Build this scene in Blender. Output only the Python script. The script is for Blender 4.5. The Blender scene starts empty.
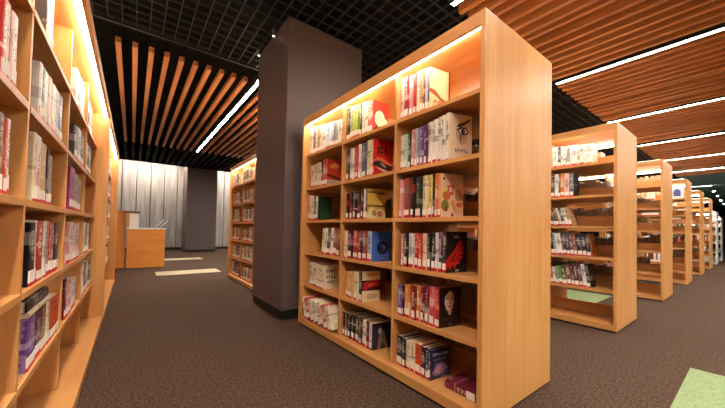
import bpy, bmesh, math, random
from mathutils import Matrix, Vector
S = bpy.context.scene
C = S.collection
random.seed(7)

# ---------------------------------------------------------------- colour and materials
def lin(c):
    return tuple((v/255/12.92 if v/255 <= .04045 else ((v/255+.055)/1.055)**2.4) for v in c)

def new_mat(name):
    m = bpy.data.materials.new(name); m.use_nodes = True
    n = m.node_tree.nodes; b = n['Principled BSDF']
    return m, n, m.node_tree.links, b

def plain(name, rgb, rough=.6, metal=0.0, spec=.5):
    m, n, l, b = new_mat(name)
    b.inputs['Base Color'].default_value = (*lin(rgb), 1)
    b.inputs['Roughness'].default_value = rough
    b.inputs['Metallic'].default_value = metal
    b.inputs['Specular IOR Level'].default_value = spec
    return m

def glow(name, rgb, strength):
    m, n, l, b = new_mat(name)
    n.remove(b)
    e = n.new('ShaderNodeEmission')
    e.inputs[0].default_value = (*lin(rgb), 1); e.inputs[1].default_value = strength
    l.new(e.outputs[0], n['Material Output'].inputs[0])
    return m

def wood(name, dark, light, axis, rough=.42, scale=1.0):
    """veneer with the grain running along one axis"""
    m, n, l, b = new_mat(name)
    tc = n.new('ShaderNodeTexCoord'); oi = n.new('ShaderNodeObjectInfo')
    add = n.new('ShaderNodeVectorMath'); add.operation = 'ADD'
    mul = n.new('ShaderNodeVectorMath'); mul.operation = 'SCALE'; mul.inputs['Scale'].default_value = 9
    cmb = n.new('ShaderNodeCombineXYZ')
    for i in range(3): l.new(oi.outputs['Random'], cmb.inputs[i])
    l.new(cmb.outputs[0], mul.inputs[0])
    l.new(tc.outputs['Object'], add.inputs[0]); l.new(mul.outputs[0], add.inputs[1])
    mp = n.new('ShaderNodeMapping')
    sc = [26*scale]*3; sc['xyz'.index(axis)] = 1.3*scale
    mp.inputs['Scale'].default_value = sc
    l.new(add.outputs[0], mp.inputs[0])
    nz = n.new('ShaderNodeTexNoise'); nz.inputs['Scale'].default_value = 1.0
    nz.inputs['Detail'].default_value = 5; nz.inputs['Distortion'].default_value = .6
    l.new(mp.outputs[0], nz.inputs['Vector'])
    mp2 = n.new('ShaderNodeMapping'); s2 = [2.2]*3; s2['xyz'.index(axis)] = .7
    mp2.inputs['Scale'].default_value = s2; l.new(add.outputs[0], mp2.inputs[0])
    nb = n.new('ShaderNodeTexNoise'); nb.inputs['Scale'].default_value = 1.6; l.new(mp2.outputs[0], nb.inputs['Vector'])
    mx = n.new('ShaderNodeMath'); mx.operation = 'MULTIPLY_ADD'; mx.inputs[1].default_value = .55
    l.new(nz.outputs['Fac'], mx.inputs[0])
    ml = n.new('ShaderNodeMath'); ml.operation = 'MULTIPLY'; ml.inputs[1].default_value = .45
    l.new(nb.outputs['Fac'], ml.inputs[0]); l.new(ml.outputs[0], mx.inputs[2])
    cr = n.new('ShaderNodeValToRGB')
    cr.color_ramp.elements[0].position = .34; cr.color_ramp.elements[0].color = (*lin(dark), 1)
    cr.color_ramp.elements[1].position = .66; cr.color_ramp.elements[1].color = (*lin(light), 1)
    l.new(mx.outputs[0], cr.inputs[0]); l.new(cr.outputs[0], b.inputs['Base Color'])
    b.inputs['Roughness'].default_value = rough
    b.inputs['Specular IOR Level'].default_value = .35
    bp = n.new('ShaderNodeBump'); bp.inputs['Strength'].default_value = .04; bp.inputs['Distance'].default_value = .002
    l.new(nz.outputs['Fac'], bp.inputs['Height']); l.new(bp.outputs[0], b.inputs['Normal'])
    return m

WD, WL = (202, 140, 80), (220, 163, 98)
M = {
 'wood_z': wood('veneer_upright', WD, WL, 'z'), 'wood_y': wood('veneer_lengthwise', WD, WL, 'y'),
 'wood_x': wood('veneer_crosswise', WD, WL, 'x'),
 'slat': wood('slat_timber', (184, 116, 64), (216, 148, 90), 'y', .5),
 'desk': wood('desk_veneer', (222, 138, 62), (238, 156, 78), 'x'),
 'black': plain('black_paint', (5, 4, 4), .8, 0, .2),
 'plinth': plain('plinth_black', (22, 18, 17), .6),
 'bluedark': plain('blue_grey_slat', (84, 120, 128), .5),  # tint of cool light put into the far slats' colour
 'grid': plain('grid_metal', (44, 42, 42), .5),
 'wall': plain('wall_plaster', (120, 108, 100), .85),
 'darkwall': plain('dark_wall', (34, 30, 30), .85),
 'paper': plain('page_paper', (232, 216, 190), .85),
 'label': plain('label_paper', (250, 243, 234), .7),
 'sticker': plain('red_sticker', (204, 38, 34), .6),
 'white': plain('white_laminate', (232, 230, 226), .5),
 'darkcap': plain('dark_edge', (70, 56, 48), .5),
 'steel': plain('spot_steel', (170, 168, 165), .35, .8),
 'lens': glow('spot_lens', (255, 240, 220), 1.2),
 'led': glow('shelf_led', (255, 240, 214), 15),
 'up': glow('cabinet_top_led', (255, 226, 190), 9),  # added glow on the bookcase tops, brightens the ceiling slats
 'uplow': glow('cabinet_top_led_dim', (255, 226, 190), 3.5),
 'lamp': glow('ceiling_led', (255, 245, 230), 50),
 'cove': glow('cove_led', (255, 236, 214), 46),  # added glow that brightens the far wall
}

def carpet(name, dark, light, rough=.95, scale=170):
    m, n, l, b = new_mat(name)
    tc = n.new('ShaderNodeTexCoord')
    a = n.new('ShaderNodeTexNoise'); a.inputs['Scale'].default_value = scale; a.inputs['Detail'].default_value = 3
    c = n.new('ShaderNodeTexNoise'); c.inputs['Scale'].default_value = 60; c.inputs['Detail'].default_value = 4
    l.new(tc.outputs['Object'], a.inputs['Vector']); l.new(tc.outputs['Object'], c.inputs['Vector'])
    mx = n.new('ShaderNodeMath'); mx.operation = 'ADD'; l.new(a.outputs['Fac'], mx.inputs[0]); l.new(c.outputs['Fac'], mx.inputs[1])
    cr = n.new('ShaderNodeValToRGB')
    cr.color_ramp.elements[0].position = .8; cr.color_ramp.elements[0].color = (*lin(dark), 1)
    cr.color_ramp.elements[1].position = 1.2/1.0 if False else 1.0; cr.color_ramp.elements[1].color = (*lin(light), 1)
    sb = n.new('ShaderNodeMath'); sb.operation = 'MULTIPLY'; sb.inputs[1].default_value = .9
    l.new(mx.outputs[0], sb.inputs[0]); l.new(sb.outputs[0], cr.inputs[0])
    l.new(cr.outputs[0], b.inputs['Base Color'])
    b.inputs['Roughness'].default_value = rough; b.inputs['Specular IOR Level'].default_value = .1
    bp = n.new('ShaderNodeBump'); bp.inputs['Strength'].default_value = .5; bp.inputs['Distance'].default_value = .006
    l.new(a.outputs['Fac'], bp.inputs['Height']); l.new(bp.outputs[0], b.inputs['Normal'])
    return m
M['carpet'] = carpet('brown_carpet', (62, 47, 39), (96, 76, 64))
M['mat'] = carpet('pale_green_carpet', (126, 144, 104), (150, 168, 126))
M['creammat'] = carpet('cream_carpet', (184, 172, 142), (206, 194, 162))

def pillar_mat():
    m, n, l, b = new_mat('pillar_plaster')
    tc = n.new('ShaderNodeTexCoord')
    mp = n.new('ShaderNodeMapping'); mp.inputs['Scale'].default_value = (30, 30, 1.5); l.new(tc.outputs['Object'], mp.inputs[0])
    a = n.new('ShaderNodeTexNoise'); a.inputs['Scale'].default_value = 2; a.inputs['Detail'].default_value = 4
    l.new(mp.outputs[0], a.inputs['Vector'])
    cr = n.new('ShaderNodeValToRGB')
    cr.color_ramp.elements[0].position = .3; cr.color_ramp.elements[0].color = (*lin((92, 78, 77)), 1)
    cr.color_ramp.elements[1].position = .75; cr.color_ramp.elements[1].color = (*lin((106, 90, 87)), 1)
    l.new(a.outputs['Fac'], cr.inputs[0]); l.new(cr.outputs[0], b.inputs['Base Color'])
    b.inputs['Roughness'].default_value = .55
    return m
M['pillar'] = pillar_mat()

def panel_mat():
    m, n, l, b = new_mat('frosted_panel')
    tc = n.new('ShaderNodeTexCoord')
    mp = n.new('ShaderNodeMapping'); mp.inputs['Scale'].default_value = (5, 1, .4); l.new(tc.outputs['Object'], mp.inputs[0])
    a = n.new('ShaderNodeTexNoise'); a.inputs['Scale'].default_value = 2; l.new(mp.outputs[0], a.inputs['Vector'])
    cr = n.new('ShaderNodeValToRGB')
    cr.color_ramp.elements[0].position = .3; cr.color_ramp.elements[0].color = (*lin((136, 132, 132)), 1)
    cr.color_ramp.elements[1].position = .7; cr.color_ramp.elements[1].color = (*lin((172, 168, 166)), 1)
    l.new(a.outputs['Fac'], cr.inputs[0]); l.new(cr.outputs[0], b.inputs['Base Color'])
    b.inputs['Roughness'].default_value = .42; b.inputs['Metallic'].default_value = .12
    return m
M['panel'] = panel_mat()

# ---------------------------------------------------------------- mesh helpers
def link(o, parent=None):
    C.objects.link(o)
    if parent: o.parent = parent
    return o

def boxes_mesh(name, boxes, bevel=0.0):
    bm = bmesh.new()
    for (x0, x1, y0, y1, z0, z1) in boxes:
        v = [bm.verts.new(p) for p in ((x0,y0,z0),(x1,y0,z0),(x1,y1,z0),(x0,y1,z0),(x0,y0,z1),(x1,y0,z1),(x1,y1,z1),(x0,y1,z1))]
        for f in ((3,2,1,0),(4,5,6,7),(0,1,5,4),(1,2,6,5),(2,3,7,6),(3,0,4,7)):
            bm.faces.new([v[i] for i in f])
    if bevel:
        bmesh.ops.bevel(bm, geom=list(bm.edges), offset=bevel, segments=2, affect='EDGES', profile=.6)
    bmesh.ops.recalc_face_normals(bm, faces=list(bm.faces))
    me = bpy.data.meshes.new(name); bm.to_mesh(me); bm.free()
    return me

def part(name, boxes, mat, parent=None, bevel=0.0):
    me = boxes_mesh(name, boxes if isinstance(boxes, list) else [boxes], bevel)
    me.materials.append(mat)
    return link(bpy.data.objects.new(name, me), parent)

def polymesh(name, verts, faces, mat, parent=None):
    me = bpy.data.meshes.new(name); me.from_pydata(verts, [], faces); me.update()
    me.materials.append(mat)
    return link(bpy.data.objects.new(name, me), parent)

def thing(name, label, cat, loc=(0, 0, 0), rot=(0, 0, 0), group=None):
    o = bpy.data.objects.new(name, None); C.objects.link(o)
    o.empty_display_size = .05
    o.location = loc; o.rotation_euler = rot
    o['label'] = label; o['category'] = cat
    if group: o['group'] = group
    return o

def tag(o, label, cat, group=None, kind=None):
    o['label'] = label; o['category'] = cat
    if group: o['group'] = group
    if kind: o['kind'] = kind
    return o

def struct(name, boxes, mat, bevel=0.0):
    o = part(name, boxes, mat, None, bevel); o['kind'] = 'structure'
    return o
ROWS = [
 ('front','right',0,[0.751,0.713,0.661,0.621,0.581,0.553,0.52,0.497,0.475,0.457],'palepink crimson pink redblack cream tan brown lavender navy',0.311,0.293),
 ('front','right',1,[0.757,0.717,0.676,0.64,0.601,0.571,0.553,0.517,0.479,0.439,0.393,0.358,0.329,0.287],'whitedark mint darkgreen pink lavender greygreen purple plum whitetext whitetext whitetext whitetext creamtext',0.259,0.302),
 ('front','right',2,[0.743,0.711,0.629,0.588,0.523,0.467,0.423,0.405,0.38,0.348],'pink redgrey blackred greenblack creampurple yellow black orange pinkyellow',0.29,0.284),
 ('front','right',3,[0.711,0.681,0.637,0.579,0.536,0.505,0.464,0.425,0.391,0.365,0.333,0.297],'pink blackwhite whitegrey red redorange cream black blackwhite whitedark plum black',0.24,0.257),
 ('front','right',4,[0.752,0.697,0.683,0.612,0.556,0.52,0.484,0.441,0.392,0.345],'purple black orange darkred orange crimsonblack crimsonblack pinkred redpink',0.222,0.258),
 ('front','right',5,[0.768,0.698,0.66,0.611,0.566,0.503,0.462,0.43,0.41],'black teal cream creamtext orangered darkpurple darkbrown navywhite',0.207,0.201),
 ('front','middle',0,[1.452,1.39,1.331,1.281,1.242,1.218,1.171,1.133,1.064],'black palegreen lime green darkgreen cream whitetext redcream',0.314,0.273),
 ('front','middle',1,[1.466,1.408,1.343,1.263,1.237,1.146,1.1,1.064,1.041],'darkgrey white redpink whitered slate cream paleyellow red',0.293,0.312),
 ('front','middle',2,[1.45,1.394,1.338,1.283,1.216,1.178,1.149,1.121],'blackred blackred blackwhite blackred navy cream darkpurple',0.245,0.263),
 ('front','middle',3,[1.46,1.427,1.335,1.241,1.188,1.123,1.047],'cream blackpink red darkwhite redbrown paleblue',0.254,0.251),
 ('front','middle',4,[1.466,1.317,1.236,1.165],'creamtan cream black',0.231,0.262),
 ('front','middle',5,[1.533,1.483,1.44,1.375,1.312,1.229,1.186,1.115,1.076,1.017],'black brown blackwhite blackwhite browndark darkbrown whitetext maroon creamnavy',0.217,0.218),
 ('front','left',0,[2.244,2.169,2.107,2.071,2.005,1.952,1.865,1.755,1.706,1.66,1.613,1.537],'white greybrown white tan cream white whiteblue whitegrey bluegrey greyish white',0.311,0.24),
 ('front','left',1,[2.155,2.062,2.005,1.919,1.879,1.786],'cream whitegrey cream black pinkred',0.25,0.264),
 ('front','left',2,[2.213,2.15,2.076,2.035,1.974],'palepink cream darkgreen whitegreen',0.28,0.26),
 ('front','left',3,[1.887,1.829,1.772,1.717,1.664,1.592,1.545],'cream white darkgrey whitetext redbrown brown',0.265,0.274),
 ('front','left',4,[2.131,2.048,1.972,1.807],'cream creamtext cream',0.25,0.25),
 ('front','left',5,[2.278,2.215,2.089,1.993,1.872,1.732,1.626,1.518],'white pinkred cream whitetext creamtext redcream creamtext',0.25,0.241),
 ('lefthand','second',0,[1.026,1.07,1.185],'darkgrey white',0.25,0.25),
 ('lefthand','second',1,[0.973,1.022,1.074,1.14,1.221,1.309,1.394,1.487],'whitegrey navy cream tan cream greyish darkgrey',0.25,0.25),
 ('lefthand','second',2,[0.914,0.967,1.041,1.171,1.218,1.276],'cream whitered creamtan black greyish',0.29,0.25),
 ('lefthand','second',3,[0.916,1.008,1.042,1.161,1.222,1.287,1.345,1.419,1.512],'black whitered red whitegrey tan red crimson darkpurple',0.272,0.266),
 ('lefthand','second',4,[0.946,1.085,1.2,1.307,1.378,1.625],'purple plum brown cream orangered',0.22,0.22),
 ('lefthand','third',0,[1.95,2.035,2.126,2.248,2.382],'whitegrey darkgrey white brown',0.25,0.25),
 ('lefthand','third',1,[1.989,2.098,2.269,2.404],'darkgrey greyish black',0.25,0.25),
 ('lefthand','third',2,[1.842,2.044,2.207,2.391],'magenta mauve taupe',0.284,0.25),
 ('lefthand','third',3,[1.809,1.923,2.093,2.366],'pink white palepink',0.274,0.27),
 ('lefthand','third',4,[1.828,1.904,2.092,2.338],'maroon pink white',0.267,0.214),
 ('lefthand','fourth',0,[2.648,2.775,2.978],'darkgrey black',0.25,0.25),
 ('lefthand','fourth',1,[2.6,2.745,2.973],'slate darkgrey',0.25,0.25),
 ('lefthand','fourth',3,[2.658,2.81,2.924,3.05],'whitegrey black white',0.272,0.263),
 ('lefthand','fourth',4,[2.64,2.789,2.961,3.125,3.335],'whitetext maroon white darkgrey',0.263,0.25),
 ('lefthand','nearest',1,[0.497,0.546,0.582,0.649],'red tan palepink',0.25,0.25),
 ('lefthand','nearest',2,[0.515,0.566,0.597,0.626],'brown redorange white',0.25,0.25),
 ('second','nearest',0,[0.681,0.623,0.589,0.567,0.529,0.486,0.41,0.388,0.343,0.255],'white darkgrey white whitetext greyish white pink whitetext white',0.26,0.235),
 ('second','nearest',1,[0.706,0.655,0.612,0.591,0.549,0.495,0.448],'black white darkgrey orange palepink slate',0.302,0.285),
 ('second','nearest',2,[0.687,0.652,0.619,0.585,0.558,0.526,0.488,0.452],'black darkgreen brown white darkgrey whitetext tan',0.243,0.245),
 ('second','nearest',3,[0.684,0.647,0.619,0.556,0.508,0.471,0.435,0.399,0.349,0.304,0.261],'black paleblue white navy plum darkgrey redbrown blackwhite darkpurple black',0.268,0.265),
 ('second','nearest',4,[0.688,0.654,0.626,0.592,0.554,0.506,0.459,0.423,0.377,0.342,0.303,0.27],'red white greygreen green darkgreen redbrown black maroon darkgrey whitedark black',0.2,0.278),
]

# ---------------------------------------------------------------- the room
struct('floor', (-3.2, 35, -8, 14.6, -.08, 0), M['carpet'])
struct('ceiling', (-3.2, 35, -8, 14.6, 3.95, 4.05), M['black'])
struct('wall_left', (-2.5, -2.38, -8, 14.6, 0, 3.95), M['wall'])
struct('wall_back', (-3.2, 35, -8.1, -8, 0, 3.95), M['wall'])
struct('wall_right', (34.9, 35, -8, 14.6, 0, 3.95), M['darkwall'])
struct('wall_far', (-2.38, 34.9, 14.48, 14.6, 0, 3.95), M['wall'])
pb = []
x = -2.36
while x < 8:
    pb.append((x+.012, x+.46, 14.4, 14.48, .12, 3.95)); x += .472
struct('trim_1', pb, M['panel'], .012)
struct('baseboard_far', (-2.38, 34.9, 14.385, 14.48, 0, .12), M['plinth'])
struct('trim_2', (-2.38, 34.9, 12.82, 12.88, 3.395, 3.95), M['black'])      # bulkhead added to hide the added wall washer

# open-cell grid over the cross aisle
g = []
x0, x1, y0, y1 = -2.36, 14.6, 1.10, 3.86
nx = int((x1-x0)/.137); ny = int((y1-y0)/.15)
for i in range(nx+1):
    xx = x0+i*.137; g.append((xx-.004, xx+.004, y0, y1, 3.56, 3.585))
for j in range(ny+1):
    yy = y0+j*.15; g.append((x0, x1, yy-.0035, yy+.0035, 3.562, 3.583))
g.append((x0, x1, y0-.03, y0+.005, 3.54, 3.6)); g.append((x0, x1, y1-.005, y1+.03, 3.54, 3.6))
struct('trim_3', g, M['grid'])

# timber slats with slots for the light lines
P = 2.65/15
def slats(name, xa, xb, ya, yb, origin, mat, z0=3.4, z1=3.53, w=.036, p=P, skip=True, var=False):
    bx = []; rv = random.Random(5)
    k0 = math.ceil((xa-origin)/p)
    k = k0
    while origin+k*p < xb:
        if not (skip and k % 15 == 0):
            c = origin+k*p; dz = rv.choice((0, 0, 0, .025)) if var else 0
            bx.append((c-w, c+w, ya, yb, z0+dz, z1+dz))
        k += 1
    return struct(name, bx, mat, .002)
slats('trim_4', -2.3, 15.6, -7.9, 1.03, 3.70, M['slat'], 3.4, 3.55, .027, var=True)
slats('trim_5', -1.85, 9.0, 4.06, 9.85, .045, M['slat'], 3.4, 3.47, .03)
slats('trim_6', -2.3, 9.0, 9.95, 12.8, .045, M['black'], 3.42, 3.6, .03, .2, False)
slats('trim_7', 15.8, 34.5, -7.9, 1.02, 3.70, M['bluedark'], 3.42, 3.55, .04, .32, False)

def ceiling_light(x, ya, yb, label):
    t = thing('ceiling_light', label, 'light', (x, (ya+yb)/2, 3.395), group='light lines set into the slatted ceiling')
    h = (yb-ya)/2
    part('housing', [(-.037, -.025, -h, h, 0, .1), (.025, .037, -h, h, 0, .1), (-.025, .025, -h, h, .03, .1)], M['grid'], t)
    part('diffuser', (-.024, .024, -h+.004, h-.004, .004, .029), M['lamp'], t)
for x, s in ((-1.60, 'long white light line overhead near the left bookcases, above the near slats'),
             (1.05, 'long white light line in the slats overhead, above the front bookcase end'),  # this line and the one before are out of view, added for front light
             (3.70, 'largest white light line in the slats, ending by front bookcase top corner'),
             (6.35, 'white light line in the slats meeting the second bookcase top corner'),
             (9.0, 'white light line in the slats meeting the third bookcase top corner'),
             (11.65, 'thin white light line in the slats, fourth down at the right edge'),
             (14.3, 'thinnest white light line in the slats, lowest at the right edge')):
    ceiling_light(x, -7.8, 1.0, s)
for x, s in ((.045, 'white light line in the slats left of the square pillar'),
             (2.695, 'white light line in the slats hidden behind the square pillar'),
             (5.345, 'white light line in the far slats behind the receding bookcases')):
    ceiling_light(x, 3.96, 9.8, s)
for xa, xb, s in ((-2.3, .15, 'concealed lamp strip washing the frosted panel wall left of the distant pillar'),
                  (1.33, 8.0, 'concealed lamp strip washing the frosted panel wall right of the distant pillar')):
    t = thing('wall_washer', s, 'light', ((xa+xb)/2, 13.5, 3.64)); hw = (xb-xa)/2  # unseen strips added to brighten the top of the panel wall
    part('housing', (-hw, hw, -.04, .04, .03, .06), M['grid'], t)
    part('diffuser', (-hw, hw, -.035, .035, 0, .03), M['cove'], t)

ceiling_light(19.6, .33, .98, 'short white light strip in the dark ceiling at the far right')
t = thing('pillar', 'massive square grey-brown pillar standing behind the front bookcase', 'pillar', (-.12, 2.42, 0))
part('shaft', (0, 1.08, 0, 1.06, .1, 3.555), M['pillar'], t, .012)
part('plinth', (.012, 1.068, .012, 1.048, 0, .1), M['plinth'], t)
t = thing('pillar', 'distant grey-brown pillar in front of the frosted panel wall', 'pillar', (.18, 12.9, 0))
part('shaft', (0, 1.11, 0, 1.1, .1, 3.95), M['pillar'], t, .012)
part('plinth', (.012, 1.098, .012, 1.088, 0, .1), M['plinth'], t)

def inset(x0, x1, y0, y1, label, mat):
    o = part('carpet_inset', (-(x1-x0)/2, (x1-x0)/2, -(y1-y0)/2, (y1-y0)/2, 0, .004), mat)
    o.location = ((x0+x1)/2, (y0+y1)/2, 0)
    tag(o, label, 'carpet', 'pale carpet strips set into the brown carpet')
inset(-1.07, .19, 6.75, 7.38, 'nearer cream carpet strip on the aisle floor in front of the desk', M['creammat'])
inset(-.92, .34, 9.95, 10.52, 'farther cream carpet strip on the floor beyond the desk end', M['creammat'])
inset(.98, 2.107, -1.25, -.565, 'pale green carpet rectangle at the bottom right corner of the floor', M['mat'])
inset(3.98, 5.10, .62, 1.30, 'pale green carpet rectangle seen through the second bookcase bottom shelf', M['mat'])

# ---------------------------------------------------------------- bookcases
LEVELS = [1.89, 1.515, 1.155, .80, .44]
def bookcase(name, label, x0, y0, L, nb, depth=.88, recess=.05, double=True, sx=1, top=2.3, levels=LEVELS, white=False, group=None, added_up='uplow'):
    t = thing(name, label, 'bookcase', (x0, y0, 0), group=group)
    wz, wy, wx = (M['white'],)*3 if white else (M['wood_z'], M['wood_y'], M['wood_x'])
    def B(xa, xb, ya, yb, za, zb):
        return (min(sx*xa, sx*xb), max(sx*xa, sx*xb), ya, yb, za, zb)
    e = .03
    part('side_panel', B(0, depth, 0, e, .02, top), wz, t, .0025)
    part('side_panel', B(0, depth, L-e, L, .02, top), wz, t, .0025)
    part('plinth', B(.012, depth-.012, .012, L-.012, 0, .02), M['plinth'], t)
    part('bottom_panel', B(.001, depth-(.001 if double else .02), e, L-e, .02, .08), wy, t, .002)
    part('top_panel', B(.022, depth-(.022 if double else .02), e, L-e, top-.05, top-.002), wy, t)
    part('fascia', B(.001, .022, e, L-e, top-.08, top-.001), wy, t, .002)
    if double: part('fascia', B(depth-.022, depth-.001, e, L-e, top-.08, top-.001), wy, t, .002)
    part('light_strip', B(.0225, .047, e+.01, L-e-.01, top-.072, top-.05), M['led'], t)
    if double: part('light_strip', B(depth-.047, depth-.0225, e+.01, L-e-.01, top-.072, top-.05), M['led'], t)
    part('uplight', B(.06, .10, e+.02, L-e-.02, top-.0015, top+.012), M[added_up], t)  # unseen glowing strips added on top to light the slats above
    if double: part('uplight', B(depth-.10, depth-.06, e+.02, L-e-.02, top-.0015, top+.012), M[added_up], t)
    back = depth-recess if double else depth-.02
    if not double: part('back_panel', B(depth-.02, depth, e, L-e, .02, top-.002), wz, t)
    w = (L-2*e)/nb
    for i in range(1, nb):
        yc = e+i*w
        part('divider', B(recess, back, yc-.011, yc+.011, .08, top-.0505), wz, t, .0015)
    for i in range(nb):
        ya = e+i*w+(.011 if i else 0); yb = e+(i+1)*w-(.011 if i < nb-1 else 0)
        for z in levels:
            part('shelf', B(recess-.003, back+(.003 if double else 0), ya, yb, z-.028, z), wy, t, .0015)
        if double:
            for z in levels+[.08]:
                part('back_rail', B(depth/2-.009, depth/2+.009, ya, yb, z, z+.13), wy, t)
    return t
G = 'long slatless birch bookcases in the receding row'
G = 'double-sided wooden bookcases in the receding row'
bookcase('bookcase', 'largest wooden bookcase in front, its bare end panel facing the viewer', 0, 0, 2.23, 3, group=G)
for i, (x, s) in enumerate(((2.65, 'second wooden bookcase of the receding row, right of the front bookcase end panel'),
             (5.29, 'third wooden bookcase of the receding row, counted from the front'),
             (7.98, 'fourth wooden bookcase of the receding row, blue poster-like book on its top shelf'),
             (10.65, 'fifth wooden bookcase of the receding row, counted from the front'),
             (13.3, 'sixth wooden bookcase of the receding row, just before the white ones'))):
    bookcase('bookcase', s, x, .02, 2.23, 3, group=G)
bookcase('bookcase', 'white bookcase far right, nearer of the two white ones', 15.9, .02, 2.23, 3, top=2.0, levels=[1.6, 1.22, .84, .46], white=True, group='white bookcases at the far right')
bookcase('bookcase', 'white bookcase at the right edge, farther of the two white ones', 18.5, .02, 2.23, 3, top=1.9, levels=[1.5, 1.14, .78, .42], white=True, group='white bookcases at the far right')
GL = 'wall-side wooden bookcases along the left'
bookcase('bookcase', 'near left wooden bookcase cut by the picture edge, lit along its top', -1.73, -.98, 4.38, 5, .48, .10, False, -1, group=GL, added_up='up')
bookcase('bookcase', 'far left wooden bookcase behind the near one, ending by the desk', -1.73, 3.41, 2.7, 3, .48, .10, False, -1, group=GL, added_up='up')
bookcase('bookcase', 'wooden bookcase beyond the square pillar, partly hidden by it', .10, 3.60, 2.23, 3, group=G, added_up='up')

# ---------------------------------------------------------------- books
COL = dict(palepink=(236,196,188), crimson=(170,30,44), pink=(226,150,150), redblack=(190,40,36), cream=(236,220,188), tan=(196,156,108),
 brown=(110,70,48), lavender=(202,190,220), navy=(26,32,66), whitedark=(225,222,214), mint=(206,224,204), darkgreen=(26,60,36), greygreen=(150,164,146),
 purple=(116,70,150), plum=(88,40,70), whitetext=(240,234,222), creamtext=(240,226,198), redgrey=(150,60,58), blackred=(34,22,24), greenblack=(30,44,34),
 creampurple=(236,222,160), yellow=(236,214,120), black=(20,18,20), orange=(226,130,50), pinkyellow=(232,140,110), blackwhite=(26,24,28), whitegrey=(222,218,212),
 red=(196,36,32), redorange=(206,72,44), darkred=(130,24,26), crimsonblack=(124,22,40), pinkred=(214,90,86), redpink=(186,44,52), teal=(34,52,58),
 orangered=(220,84,34), darkpurple=(52,34,66), darkbrown=(66,40,30), navywhite=(34,42,92), palegreen=(176,200,130), lime=(196,206,80), green=(120,160,70),
 redcream=(214,110,90), darkgrey=(64,62,66), white=(242,238,230), whitered=(236,228,220), slate=(88,98,112), paleyellow=(238,226,170), blackpink=(40,30,34),
 darkwhite=(52,46,60), redbrown=(150,70,48), paleblue=(170,194,226), creamtan=(214,170,110), browndark=(90,58,40), maroon=(110,24,50), creamnavy=(226,216,200),
 greybrown=(150,124,106), whiteblue=(222,226,234), bluegrey=(138,148,168), greyish=(170,164,158), whitegreen=(214,222,200), magenta=(168,60,130), mauve=(170,140,150), taupe=(160,142,128))
ACC = dict(redblack=(20,14,14), whitedark=(30,30,40), whitetext=(50,44,40), creamtext=(60,50,40), redgrey=(120,110,104), blackred=(206,60,50), greenblack=(150,170,140),
 creampurple=(120,80,160), pinkyellow=(240,206,90), blackwhite=(232,226,216), whitegrey=(130,126,124), crimsonblack=(232,214,206), pinkred=(240,220,210), redpink=(232,150,150),
 navywhite=(226,226,236), redcream=(240,226,200), whitered=(190,30,30), blackpink=(230,160,170), darkwhite=(228,222,226), creamtan=(240,224,190), creamnavy=(40,50,100),
 whiteblue=(70,100,170), whitegreen=(60,120,70), black=(180,170,160), navy=(200,190,160), red=(244,220,200), crimson=(240,214,200), darkgrey=(200,196,190), brown=(220,190,140),
 orange=(250,226,190), purple=(230,214,240), white=(120,116,120), cream=(150,110,80), pink=(250,236,230), plum=(230,200,210), tan=(90,60,40))
WORDS = dict(redblack='red and black', whitedark='white and dark', whitetext='white dark-lettered', creamtext='cream dark-lettered', redgrey='red and grey', blackred='black and red',
 greenblack='green and black', creampurple='cream and purple', pinkyellow='pink and yellow', blackwhite='black and white', whitegrey='white and grey', crimsonblack='crimson and white',
 pinkred='pinkish red', redpink='red and pink', navywhite='navy and white', redcream='red and cream', whitered='white and red', blackpink='black and pink', darkwhite='dark and white',
 creamtan='cream and tan', creamnavy='cream and navy', whiteblue='white and blue', whitegreen='white and green', palepink='pale pink', darkgreen='dark green', greygreen='grey green',
 darkred='dark red', darkpurple='dark purple', darkbrown='dark brown', palegreen='pale green', darkgrey='dark grey', paleyellow='pale yellow', redorange='red orange', orangered='orange red',
 redbrown='red brown', paleblue='pale blue', browndark='brown', greybrown='grey brown', bluegrey='blue grey', greyish='light grey')
STYLE = {}
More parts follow.
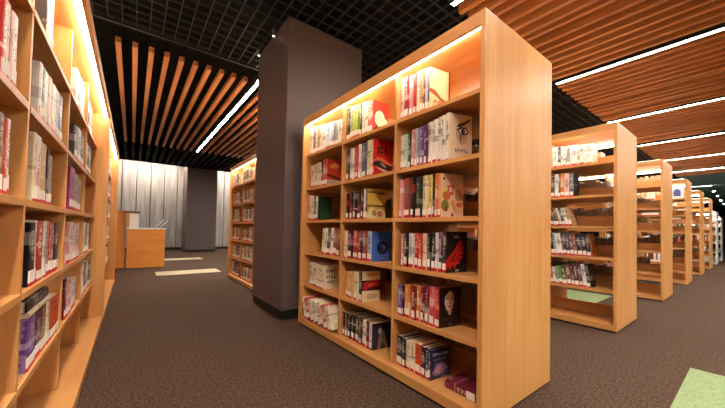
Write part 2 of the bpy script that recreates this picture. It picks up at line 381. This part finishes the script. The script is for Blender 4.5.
def style_mat(key):
    """printed cover: base colour, a title column of small marks on the spine, one or two bands"""
    if key in STYLE: return STYLE[key]
    r = random.Random(key)
    m, n, l, b = new_mat('cover_'+key)
    base = lin(COL[key]); acc = lin(ACC.get(key, (236, 226, 206) if sum(COL[key]) < 330 else (70, 60, 60)))
    tc = n.new('ShaderNodeTexCoord'); sp = n.new('ShaderNodeSeparateXYZ'); l.new(tc.outputs['Generated'], sp.inputs[0])
    oi = n.new('ShaderNodeObjectInfo')
    def math_(op, a, bb=None):
        k = n.new('ShaderNodeMath'); k.operation = op
        for i, v in enumerate((a, bb)):
            if v is None: continue
            if isinstance(v, (int, float)): k.inputs[i].default_value = v
            else: l.new(v, k.inputs[i])
        return k.outputs[0]
    # title marks: noise stretched across, limited to a central column and a z range
    mp = n.new('ShaderNodeMapping'); mp.inputs['Scale'].default_value = (1.5, 3.0, 34)
    l.new(tc.outputs['Generated'], mp.inputs[0])
    sc = n.new('ShaderNodeVectorMath'); sc.operation = 'ADD'
    cm = n.new('ShaderNodeCombineXYZ'); rr = math_('MULTIPLY', oi.outputs['Random'], 37.0)
    l.new(rr, cm.inputs[0]); l.new(rr, cm.inputs[2]); l.new(mp.outputs[0], sc.inputs[0]); l.new(cm.outputs[0], sc.inputs[1])
    nz = n.new('ShaderNodeTexNoise'); nz.inputs['Scale'].default_value = 1; nz.inputs['Detail'].default_value = 1; l.new(sc.outputs[0], nz.inputs['Vector'])
    mark = math_('GREATER_THAN', nz.outputs['Fac'], .54)
    col = math_('LESS_THAN', math_('ABSOLUTE', math_('SUBTRACT', sp.outputs[1], .5)), .24)
    lo = math_('GREATER_THAN', sp.outputs[2], r.uniform(.34, .5)); hi = math_('LESS_THAN', sp.outputs[2], r.uniform(.8, .95))
    fac = math_('MULTIPLY', math_('MULTIPLY', mark, col), math_('MULTIPLY', lo, hi))
    # one band, its height varying from book to book
    c0 = math_('ADD', math_('MULTIPLY', oi.outputs['Random'], .5), .3)
    band = math_('LESS_THAN', math_('ABSOLUTE', math_('SUBTRACT', sp.outputs[2], c0)), r.choice((.03, .06, .10)))
    big = n.new('ShaderNodeTexNoise'); big.inputs['Scale'].default_value = 2.2; big.inputs['Detail'].default_value = 2
    ad2 = n.new('ShaderNodeVectorMath'); ad2.operation = 'ADD'; l.new(tc.outputs['Generated'], ad2.inputs[0]); l.new(cm.outputs[0], ad2.inputs[1]); l.new(ad2.outputs[0], big.inputs['Vector'])
    two = key in ACC
    blot = math_('GREATER_THAN', big.outputs['Fac'], .6 if two else .68)
    m1 = n.new('ShaderNodeMix'); m1.data_type = 'RGBA'
    m1.inputs['A'].default_value = (*base, 1); m1.inputs['B'].default_value = (*[.55*a+.45*c for a, c in zip(base, acc)], 1)
    l.new(math_('MULTIPLY', blot, .6), m1.inputs['Factor'])
    m2 = n.new('ShaderNodeMix'); m2.data_type = 'RGBA'; l.new(m1.outputs['Result'], m2.inputs['A']); m2.inputs['B'].default_value = (*acc, 1)
    top = math_('MAXIMUM', fac, math_('MULTIPLY', band, .5 if two else .2))
    l.new(top, m2.inputs['Factor']); l.new(m2.outputs['Result'], b.inputs['Base Color'])
    b.inputs['Roughness'].default_value = .38
    STYLE[key] = m
    return m

PL = {}
def ink(rgb):
    if rgb not in PL: PL[rgb] = plain('ink_%d_%d_%d' % rgb, rgb, .45)
    return PL[rgb]

def cover_mesh(d, t, h):
    c = min(.0022, t*.2)
    prof = [(d, 0), (.004, 0), (.0012, .12*t), (0, .32*t), (0, .68*t), (.0012, .88*t), (.004, t), (d, t), (d, t-c), (.006, t-c), (.006, c), (d, c)]
    n = len(prof); vs = [(x, y, 0) for x, y in prof]+[(x, y, h) for x, y in prof]
    fs = [(i, (i+1) % n, n+(i+1) % n, n+i) for i in range(n)]
    for k in (0, n):
        q = [(0, 1, 10, 11), (1, 2, 3, 4, 5, 6, 9, 10), (6, 7, 8, 9)]
        fs += [tuple(k+i for i in (f if k else f[::-1])) for f in q]
    me = bpy.data.meshes.new('cover'); me.from_pydata(vs, [], [f[::-1] for f in fs[:n]]+fs[n:]); me.update()
    bm = bmesh.new(); bm.from_mesh(me); bmesh.ops.recalc_face_normals(bm, faces=list(bm.faces)); bm.to_mesh(me); bm.free()
    return me

def book(loc, rot, d, t, h, key, label, group, lab=True, art=None, artside=0, detail=True, name='book'):
    o = thing(name, label, 'book', (loc[0], loc[1], loc[2]+.0005), rot, group)
    me = cover_mesh(d, t, h); me.materials.append(style_mat(key) if isinstance(key, str) else ink(key))
    cv = link(bpy.data.objects.new('cover', me), o)
    c = min(.0022, t*.2)
    part('page_block', (.0062, d-.005, c, t-c, .004, h-.004), M['paper'], o)
    if lab:
        rl = random.Random(label)
        z0 = rl.uniform(.012, .026); z1 = z0+rl.uniform(.036, .05); wd = rl.uniform(.03, .12)
        part('spine_label', (-.0008, .003, wd*t, (1-wd)*t, z0, z1), M['label'], o)
        part('sticker', (-.0009, .003, wd*t, (1-wd)*t, .001, z0-.0004), M['sticker'], o)
    if art:
        y = -.0004 if artside == 0 else t+.0004
        for i, (rgb, pts) in enumerate(art):
            yy = y-(i*.0004 if artside == 0 else -i*.0004)
            vs = [(u*d, yy, v*h) for u, v in pts]
            ob = polymesh('cover_art', vs, [tuple(range(len(vs)))], ink(rgb), cv)
    return o

def ell(cx, cy, rx, ry, n=20, a0=0, a1=360):
    return [(cx+rx*math.cos(math.radians(a0+(a1-a0)*i/(n if a1-a0 >= 360 else n-1))), cy+ry*math.sin(math.radians(a0+(a1-a0)*i/(n if a1-a0 >= 360 else n-1)))) for i in range(n)]
def rect(a, b, c, d): return [(a, c), (b, c), (b, d), (a, d)]
def scribble(u0, u1, v, hgt, rgb, n, seed):
    r = random.Random(seed); out = []; w = (u1-u0)/n
    for i in range(n):
        a = u0+i*w; hh = hgt*r.uniform(.7, 1.2)
        out.append((rgb, rect(a, a+w*.3, v-hh/2, v+hh/2)))
        if r.random() < .8:
            q = v+r.choice((-.35, 0, .35))*hh; out.append((rgb, rect(a+w*.3, a+w*.78, q-hgt*.12, q+hgt*.12)))
    return out
DK = (28, 20, 20)
ART = {
 ('front','right',0): ((226,200,160), [((150,80,50), [(0,.52),(.3,.5),(.55,.36),(.8,.3),(1,.36),(1,.26),(.7,.2),(.4,.34),(0,.44)])]
     + [((170,70,40), ell(.3+.2*i, .16, .09, .11)) for i in range(3)] + [((232,214,180), ell(.3+.2*i, .16, .05, .06)) for i in range(3)] + [((60,40,30), rect(.94, 1, 0, 1))],
     'cream paperback with brown scroll cover, rightmost on top shelf, right bay, front bookcase'),
 ('front','right',1): ((240,222,190), [((222,184,148), ell(.56,.6,.27,.25)), ((60,32,26), [(.32,.72),(.42,.79),(.62,.83),(.9,.93),(.88,.88),(.64,.77),(.46,.73)]),
     ((70,40,32), [(.34,.66),(.5,.74),(.74,.72),(.86,.64),(.74,.57),(.5,.56)]), ((244,236,226), [(.4,.65),(.54,.7),(.72,.69),(.8,.64),(.7,.6),(.52,.59)]), ((28,18,18), ell(.6,.645,.09,.055)), ((240,236,230), ell(.64,.665,.02,.014)),
     ((120,72,54), [(.44,.56),(.54,.55),(.52,.42),(.48,.4)]), ((150,100,76), [(.6,.55),(.66,.55),(.63,.44)])]
     + scribble(.26,.82,.22,.075,DK,6,3), 'thick cream book showing a large dark eye, rightmost, second shelf of front bookcase'),
 ('front','right',2): ((240,206,170), [((206,70,70), rect(.3,.56,.52,.74)), ((240,200,180), rect(.36,.5,.58,.7)), ((214,120,50), ell(.26,.5,.17,.12)), ((120,130,50), ell(.2,.27,.17,.13)),
     ((232,160,60), [(.42,.36),(.62,.1),(.72,.14),(.56,.4)]), ((206,150,110), ell(.76,.52,.15,.14)), ((226,120,100), ell(.8,.3,.14,.06)), ((150,50,40), ell(.24,.2,.06,.07)), ((240,220,120), ell(.2,.64,.1,.06)),
     ((70,50,40), ell(.14,.88,.05,.03)), ((60,40,30), ell(.5,.06,.05,.04))], 'peach paperback with colourful food pictures, rightmost on third shelf, right bay, front bookcase'),
 ('front','right',3): ((22,18,22), [((206,34,30), [(.02,.04),(0,.3),(.2,.42),(.4,.56),(.62,.78),(.72,.8),(.66,.7),(.84,.76),(.7,.62),(.9,.64),(.72,.52),(.9,.5),(.7,.42),(.84,.36),(.62,.32),(.66,.22),(.5,.2),(.42,.08),(.3,.2),(.2,.06),(.14,.16)]),
     ((130,16,18), [(.2,.3),(.44,.48),(.6,.62),(.46,.42),(.3,.24)]), ((130,16,18), [(.3,.22),(.56,.4),(.74,.5),(.56,.34)]), ((150,146,146), rect(.36,.6,.84,.9)), ((190,186,180), rect(.44,.6,.03,.08))],
     'black book with a big red wing on its cover, fourth shelf, front bookcase'),
 ('front','right',4): ((24,18,18), [((70,42,34), [(.12,.5),(.2,.9),(.5,.97),(.8,.88),(.84,.5),(.7,.36),(.3,.36)]), ((228,196,178), [(.26,.84),(.38,.91),(.56,.9),(.66,.8),(.68,.62),(.6,.46),(.48,.39),(.36,.42),(.27,.56),(.24,.7)]),
     ((24,18,18), [(.14,.96),(.5,.97),(.42,.88),(.28,.78),(.25,.6),(.3,.44),(.16,.4),(.1,.6)]), ((206,168,150), [(.58,.84),(.66,.8),(.68,.62),(.6,.46),(.58,.62)]),
     ((36,22,22), [(.3,.715),(.36,.74),(.44,.715),(.36,.695)]), ((36,22,22), [(.52,.715),(.58,.74),(.65,.715),(.58,.695)]), ((60,36,30), [(.29,.765),(.37,.785),(.45,.765),(.37,.775)]), ((60,36,30), [(.51,.765),(.58,.785),(.66,.765),(.58,.775)]),
     ((190,146,128), [(.46,.69),(.49,.69),(.52,.59),(.44,.59)]), ((170,26,34), [(.4,.52),(.45,.545),(.48,.535),(.51,.545),(.56,.52),(.48,.485)]), ((206,168,150), [(.4,.41),(.56,.41),(.54,.31),(.4,.31)]), ((24,18,18), [(.12,.34),(.8,.34),(.8,.28),(.48,.34),(.12,.28)]), ((90,70,64), rect(.2,.8,.215,.235)), ((120,104,96), [(.42,.06),(.48,.13),(.54,.06)])],
     'dark book with a pale red-lipped face on its cover, fifth shelf, front bookcase'),
 ('front','right',5): ((40,44,84), [((150,120,170), [(.1,.2),(.3,.52),(.66,.5),(.9,.3),(.7,.14),(.3,.1)]), ((208,160,170), [(.2,.24),(.4,.46),(.6,.4),(.46,.16)]), ((90,70,150), [(.6,.12),(.95,.34),(.95,.08)])]
     + scribble(.14,.9,.82,.09,(232,230,236),7,5)+scribble(.14,.8,.66,.05,(170,180,206),8,6)+scribble(.5,.9,.08,.04,(220,220,230),5,8), 'blue and purple book with white title, rightmost upright on bottom shelf, front bookcase'),
 ('front','middle',0): ((206,60,50), [((240,228,206), ell(.45,.45,.32,.26)), ((240,228,206), ell(.8,.3,.16,.2)), ((50,40,34), [(.1,.1),(.3,.3),(.24,.05)]), ((90,120,60), ell(.4,.14,.12,.08))],
     'red and cream illustrated book, rightmost on top shelf, middle bay, front bookcase'),
 ('front','middle',1): ((206,24,24), [(DK, rect(.2,.3,.6,.8)), (DK, rect(.36,.5,.6,.8)), ((206,24,24), rect(.4,.46,.65,.75)), (DK, rect(.56,.68,.6,.8)), ((226,110,60), [(.0,.4),(.2,.52),(.5,.5),(.8,.38),(1,.36),(1,.3),(.6,.34),(.3,.42)]),
     ((40,34,36), [(.0,.36),(.3,.42),(.6,.34),(.95,.28),(.9,.16),(.6,.2),(.3,.26),(0,.28)]), ((226,214,200), [(.1,.24),(.6,.18),(.9,.1),(.5,.13)]), ((180,170,160), [(.3,.36),(.5,.34),(.7,.24),(.5,.26)])],
     'bright red book with dark block title, rightmost on second shelf, middle bay, front bookcase'),
 ('front','middle',2): ((206,170,70), [((90,70,30), rect(.06,.5,.86,.92)), ((110,84,36), rect(.56,.94,.84,.9)), ((70,56,30), rect(0,1,.42,.46)), ((226,206,150), [(0,.02),(.1,.32),(.3,.42),(.5,.3),(.8,.36),(1,.2),(1,.02)]), ((200,110,80), ell(.7,.18,.14,.1)), ((160,140,80), ell(.4,.2,.12,.1))],
     'olive yellow book above cream picture, rightmost on third shelf, middle bay, front bookcase'),
 ('front','middle',3): ((62,106,190), [((22,24,40), ell(.58,.45,.3,.22)), ((62,106,190), ell(.6,.46,.16,.1)), ((22,24,40), ell(.5,.44,.12,.08)), ((90,140,210), [(.5,.1),(.56,.16),(.62,.1)])],
     'bright blue book with a dark ring, fourth shelf, middle bay, front bookcase'),
 ('front','middle',4): ((236,216,180), [((50,20,20), rect(0,1,.36,.7)), ((196,36,34), [(.1,.38),(.1,.62),(.5,.68),(.96,.72),(.96,.5),(.5,.46)]), ((236,120,100), [(.3,.5),(.5,.6),(.8,.58),(.5,.52)]), ((214,150,110), ell(.55,.88,.3,.06)), ((206,170,130), ell(.55,.16,.3,.1))],
     'cream book with broad dark red picture band, fifth shelf, middle bay, front bookcase'),
 ('front','middle',5): ((30,34,56), [((150,120,100), [(.3,0),(.36,.5),(.44,.7),(.6,.7),(.7,.5),(.86,0),(.7,0),(.56,.3),(.44,0)]), ((206,196,190), ell(.42,.7,.1,.12)), ((90,110,160), rect(.54,.66,.3,.66))],
     'navy book with pale figures, rightmost on bottom shelf, middle bay, front bookcase'),
 ('front','left',1): ((196,60,36), [((230,150,80), [(.1,.7),(.5,.9),(.9,.8),(.6,.66)]), ((60,30,24), [(0,.42),(.4,.4),(.9,.3),(.9,.22),(.4,.3),(0,.34)]), ((196,180,170), rect(0,1,0,.22))],
     'orange red book with dark band, rightmost on second shelf, left bay, front bookcase'),
 ('front','left',2): ((24,58,34), [((36,80,44), rect(.2,.8,.1,.3))], 'dark green hardback, rightmost on third shelf, left bay, front bookcase'),
 ('front','left',4): ((236,220,184), scribble(.16,.86,.74,.16,DK,4,12)+scribble(.2,.84,.5,.14,DK,4,13)+scribble(.24,.8,.28,.14,DK,3,14), 'cream book with large dark lettering, rightmost on fifth shelf, left bay, front bookcase'),
 ('second','nearest',1): ((24,24,30), [((170,176,186), rect(.3,.7,.5,.56)), ((120,126,140), rect(.36,.64,.4,.43))], 'black book facing outward, rightmost on second shelf of the second bookcase'),
 ('second','nearest',3): ((210,120,50), [((150,70,30), [(.3,.1),(.5,.8),(.8,.6),(.7,.1)])], 'orange brown leaning book, rightmost on fourth shelf of the second bookcase'),
}
ROT = {('front','right',0):10, ('front','right',1):16, ('front','right',2):17, ('front','right',3):12, ('front','right',4):12, ('front','right',5):6, ('front','middle',1):12, ('front','middle',2):12, ('front','middle',3):10, ('front','middle',4):12, ('front','middle',5):10}
LEAN = {('front','left',5):-24, ('front','left',3):6, ('second','nearest',2):-16, ('second','nearest',3):-8, ('second','nearest',4):-8}
ORD = ['first','second','third','fourth','fifth','sixth','seventh','eighth','ninth','tenth','eleventh','twelfth','thirteenth','fourteenth']
SHELF = ['top shelf','second shelf down','third shelf down','fourth shelf down','fifth shelf down','bottom shelf']
SZ = [1.89, 1.515, 1.155, .80, .44, .08]
CASE = {'front':'front bookcase', 'lefthand':'near left bookcase', 'second':'second bookcase', 'beyond':'bookcase beyond pillar'}
w3 = 2.17/3; w5 = 4.32/5
BAY = {('front','right'):(.03, .03+w3), ('front','middle'):(.03+w3, .03+2*w3), ('front','left'):(.03+2*w3, 2.20), ('second','nearest'):(.05, .05+w3),
       ('lefthand','nearest'):(-.95+w5, -.95+2*w5), ('lefthand','second'):(-.95+2*w5, -.95+3*w5), ('lefthand','third'):(-.95+3*w5, -.95+4*w5), ('lefthand','fourth'):(-.95+4*w5, 3.37),
       }
def words_of(k): return WORDS.get(k, k)
for case, bay, row, ys, st, hL, hR in ROWS:
    st = st.split(); n = len(st)
    lo, hi = BAY[(case, bay)]; lo += .0125; hi -= .0135
    ln = LEAN.get((case, bay, row), 0)
    if ln < 0: hi -= .245*math.sin(math.radians(-ln))
    if ln > 0: lo += .28*math.sin(math.radians(ln))
    a, b = min(ys), max(ys)
    na, nb_ = max(a, lo), min(b, hi)
    ys = [na+(y-a)*(nb_-na)/(b-a) for y in ys]
    z = SZ[row]; rot = ROT.get((case, bay, row), 0); lean = LEAN.get((case, bay, row), 0)
    r = random.Random(case+bay+str(row))
    key = (case, bay, row)
    for i in range(n):
        ya, yb = min(ys[i], ys[i+1]), max(ys[i], ys[i+1])
        f = i/max(1, n-1); h = hL+(hR-hL)*f+r.uniform(-.006, .006)
        if abs(lean) > 10: h = min(h, .23)
        pos = '%s from left, %s, %s bay of %s' % (ORD[i], SHELF[row], bay, CASE[case])
        label = words_of(st[i])+' book, '+pos
        art = None; sk = st[i]
        g = 'books on the '+CASE[case]
        d = .185+r.uniform(-.008, .004)
        if i == n-1 and key in ART:
            art = ART[key][1]; label = ART[key][2]
            bc = ART[key][0]
        t = (yb-ya)*math.cos(math.radians(rot))*math.cos(math.radians(lean))-(.003 if rot else .0012)
        if case == 'lefthand':
            xs = -1.836-r.uniform(0, .005)
            book((xs, yb, z), (0, 0, math.pi), d, t, h, sk, label, g)
            continue
        xs = {'front': .07, 'second': 2.72}[case]+r.uniform(0, .006)
        if key == ('front','left',5): xs = .012
        if lean < 0:      # top leans towards +y, resting on the +y bottom edge
            th = math.radians(-lean)
            o = book((xs, yb-t*math.cos(th), z+t*math.sin(th)), (-th, 0, 0), d, t, h, sk, label, g, art=None if not art else [(bc, rect(.03, 1, 0, 1))]+art)
        elif lean > 0:
            th = math.radians(lean)
            o = book((xs, ya, z), (th, 0, 0), d, t, h, sk, label, g)
        else:
            o = book((xs, ya, z), (0, 0, -math.radians(rot)), d, t, h, sk, label, g, art=None if not art else [(bc, rect(.02, 1, 0, 1))]+art)

# single books lying down or standing apart
o = book((.09, .06, .0805), (math.pi/2, 0, 0), .18, .05, .21, 'maroon', 'maroon book lying flat on the bottom shelf by the front end panel', 'books on the front bookcase', False)
o.rotation_euler = (0, 0, 0)
o.matrix_world = Matrix.Translation((.09, .30, .081)) @ Matrix.Rotation(math.pi/2, 4, 'X')
part('spine_label', (-.0008, .003, .004, .046, .15, .205), M['label'], o)
o = book((0, 0, 0), (0, 0, 0), .18, .05, .40, 'black', 'black book lying flat across upright books, fifth shelf, near left bookcase', 'books on the near left bookcase', False)
o.matrix_world = Matrix.Translation((-1.842, .94, .6885)) @ Matrix.Rotation(math.pi, 4, 'Z') @ Matrix.Rotation(math.pi/2, 4, 'X')
o = book((0, 0, 0), (0, 0, 0), .18, .02, .42, 'cream', 'thin cream book lying flat under the black one, fifth shelf, near left bookcase', 'books on the near left bookcase', False)
o.matrix_world = Matrix.Translation((-1.836, .95, .667)) @ Matrix.Rotation(math.pi, 4, 'Z') @ Matrix.Rotation(math.pi/2, 4, 'X')

# books beyond the pillar: each its own
r = random.Random(31)
PALL = 'white white whitetext whitetext cream cream creamtext palepink tan brown darkgrey black whitegrey red maroon palepink navy pinkred slate creamtan greyish blackwhite redbrown'.split()
for bay, (lo, hi), cnt in (('far', (3.63+2*w3+.014, 5.798), 6), ('middle', (3.63+w3+.014, 3.63+2*w3-.014), 6), ('near', (3.63+w3-.25, 3.63+w3-.014), 2)):
    for row in range(6):
        y = hi; z = SZ[row]
        span = (hi-lo)/cnt
        for i in range(cnt):
            t = span*r.uniform(.62, .96)
            k = r.choice(PALL); h = r.uniform(.22, .27)
            y0_ = y-t
            book((.165+r.uniform(0, .006), y0_, z), (0, 0, 0), .18, t-.001, h, k,
                 '%s book, %s from left, %s, %s bay of bookcase beyond pillar' % (words_of(k), ORD[i], SHELF[row], bay), 'books on the bookcase beyond the pillar')
            y = y0_

# every smaller, farther book and the far sides glimpsed through the gaps
SK = ['white', 'creamtext', 'cream', 'tan', 'brown', 'darkgrey', 'black', 'whitegrey', 'crimson', 'navy', 'pinkred', 'maroon']
far = []; fmat = []
def fbox(b, m): far.append(b); fmat.append(m)
def fbook(x, ya, yb, z, h, sx, k, d=.17):
    def B(a, b, y0, y1, z0, z1): return (min(x+sx*a, x+sx*b), max(x+sx*a, x+sx*b), y0, y1, z0, z1)
    c = .002
    fbox(B(0, .004, ya, yb, z, z+h), k); fbox(B(.004, d, ya, ya+c, z, z+h), k); fbox(B(.004, d, yb-c, yb, z, z+h), k)
    fbox(B(.005, d-.004, ya+c, yb-c, z+.004, z+h-.004), len(SK))
    fbox(B(-.0008, .002, ya+.0005, yb-.0005, z+.021, z+.068), len(SK)+1)
    fbox(B(-.0009, .002, ya+.0005, yb-.0005, z+.001, z+.0205), len(SK)+2)
def fill(x, sx, lo, hi, z, frac, pale=False, hmax=.27, fromleft=True):
    y = hi; end = hi-(hi-lo)*frac
    while True:
        t = r.uniform(.022, .055)
        if y-t < end: break
        k = r.choice([0, 1, 2, 2, 7, 3]) if pale else r.randrange(len(SK))
        fbook(x, y-t+.0008, y, z, r.uniform(.2, hmax), sx, k); y -= t
W = (2.7-.06)/3
for i in range(3):                       # far left bookcase
    for row in range(5):
        fill(-1.832, -1, 3.41+.03+i*W+.014, 3.41+.03+(i+1)*W-.014, SZ[row], r.uniform(.7, .97))
for i in range(3):                       # hidden or nearly hidden sides of the front and second bookcases
    for row in range(1, 6):
        fill(.81, -1, .03+i*w3+.014, .03+(i+1)*w3-.014, SZ[row], .985, hmax=.26)
for row in range(6):
    fill(2.65+.81, -1, .05+.014, .05+w3-.014, SZ[row], r.uniform(.6, .95) if row < 5 else .0001, row in (0, 1))
    fill(2.725, 1, .05+w3+.014, .05+2*w3-.014, SZ[row], .8 if row < 5 else .0001)
for x in (5.29, 7.98, 10.65, 13.3):
    for row in range(5):
        fill(x+.075, 1, .05+.12, .05+w3-.014, SZ[row], r.uniform(.25, .75), row == 0)
        fill(x+.805, -1, .05+.014, .05+w3-.014, SZ[row], r.uniform(.5, .95), row in (0, 2))
for x, lv in ((15.9, [1.6, 1.22, .84, .46]), (18.5, [1.5, 1.14, .78, .42])):
    for z in lv: fill(x+.075, 1, .07, .02+w3, z, .8)
me = boxes_mesh('books', far)
for k in SK: me.materials.append(style_mat(k))
for k in ('paper', 'label', 'sticker'): me.materials.append(M[k])
for i, p in enumerate(me.polygons): p.material_index = fmat[i//6]
o = link(bpy.data.objects.new('books', me))
tag(o, 'tiny distant books on the far left bookcase and the farther receding bookcases', 'books', kind='stuff')
book((8.04, .275, 1.89), (0, 0, math.radians(-90)), .21, .03, .29, 'white', 'white book with a blue shape facing out, top shelf of the fourth bookcase', 'books on the fourth bookcase', False,
     art=[((240,236,230), rect(0, 1, 0, 1)), ((84,90,170), ell(.5, .45, .28, .28)), ((84,90,170), rect(.24, .76, .16, .45))])

# ---------------------------------------------------------------- the desk
t = thing('service_desk', 'orange wooden service desk standing at the end of the left aisle', 'desk', (-1.60, 8.30, 0))
part('front_panel', (0, .77, 0, .03, .01, .955), M['desk'], t, .003)
part('side_panel', (.74, .77, .031, .75, .01, .955), M['desk'], t, .003)
part('side_panel', (0, .03, .031, .75, .01, .955), M['desk'], t, .003)
part('worktop', (-.01, .785, -.012, .78, .9555, .985), M['white'], t, .003)
part('end_panel', (-.34, -.035, .06, .09, .01, 1.40), M['desk'], t, .003)
part('post', (-.03, .035, -.012, .05, .9855, 1.36), M['wood_z'], t, .003)
part('back_panel', (.036, .22, .012, .03, .9855, 1.36), M['white'], t)
part('cap', (-.06, .24, -.03, .12, 1.3605, 1.385), M['darkcap'], t, .003)
part('plinth', (.02, .75, .02, .7, 0, .0095), M['plinth'], t)
for i, (dx, s) in enumerate(((.0, 'slanted dark board with pale edge at the desk end, left of two'), (.10, 'slanted dark board with pale edge at the desk end, right of two'))):
    t = thing('display_board', s, 'sign', (-1.03+dx, 8.38, .985), group='slanted boards on the desk end')
    b = part('board', (0, .012, 0, .22, 0, .27), M['darkcap'], t, .002); b.rotation_euler = (0, math.radians(42), 0); b.location = (0, 0, .0085)
    b = part('edge_trim', (-.012, -.0005, 0, .22, 0, .27), M['white'], t, .002); b.rotation_euler = (0, math.radians(42), 0); b.location = (0, 0, .0085)
for x, y, s in ((-.165, 2.78, 'tiny bright spotlight by the pillar top, upper of two'), (-.167, 3.33, 'tiny bright spotlight by the pillar top, lower of two')):
    t = thing('spotlight', s, 'light', (x, y, 3.5), group='small spotlights near the pillar')
    bm = bmesh.new(); bmesh.ops.create_cone(bm, cap_ends=True, segments=16, radius1=.022, radius2=.018, depth=.08, matrix=Matrix.Translation((0, 0, .01)))
    me = bpy.data.meshes.new('can'); bm.to_mesh(me); bm.free(); me.materials.append(M['steel']); link(bpy.data.objects.new('can', me), t)
    bm = bmesh.new(); bmesh.ops.create_circle(bm, cap_ends=True, segments=16, radius=.016, matrix=Matrix.Translation((0, 0, -.0305)))
    me = bpy.data.meshes.new('lens'); bm.to_mesh(me); bm.free(); me.materials.append(M['lens']); link(bpy.data.objects.new('lens', me), t)

for i, (x, y) in enumerate(((21.7, .41), (24.6, .44), (27.9, .47), (31.1, .49))):
    t = thing('downlight', '%s of four tiny round downlights in the dark ceiling at the far right' % ('nearest', 'second nearest', 'third nearest', 'farthest')[i], 'light', (x, y, 3.36), group='far downlights')
    for nm, r0, z0, mm in (('can', .07, 0, 'steel'), ('lens', .055, -.031, 'lamp')):
        bm = bmesh.new(); bmesh.ops.create_cone(bm, cap_ends=True, segments=16, radius1=r0, radius2=r0, depth=.06 if nm == 'can' else .002, matrix=Matrix.Translation((0, 0, z0)))
        me = bpy.data.meshes.new(nm); bm.to_mesh(me); bm.free(); me.materials.append(M[mm]); link(bpy.data.objects.new(nm, me), t)

# ---------------------------------------------------------------- world, camera, render look
w = bpy.data.worlds.new('world'); S.world = w; w.use_nodes = True
w.node_tree.nodes['Background'].inputs[0].default_value = (.010, .009, .009, 1)
cam = bpy.data.cameras.new('camera'); co = link(bpy.data.objects.new('camera', cam))
cam.sensor_width = 36; cam.lens = 36*301.29/725; cam.shift_y = 18.56/725; cam.clip_start = .02
R = Matrix(((.7944151, -.02957536, -.60665471), (-.60703201, -.00508892, -.79466108), (.02041517, .9995496, -.02199591)))
co.matrix_world = Matrix.Translation((-1.50607, -.89686, 1.06694)) @ R.to_4x4()
S.camera = co
vs = S.view_settings
vs.view_transform = 'Standard'; vs.look = 'None'; vs.gamma = 1; vs.use_curve_mapping = False
vs.exposure = 1.85
S.cycles.use_denoising = True
S.cycles.max_bounces = 8; S.cycles.diffuse_bounces = 3
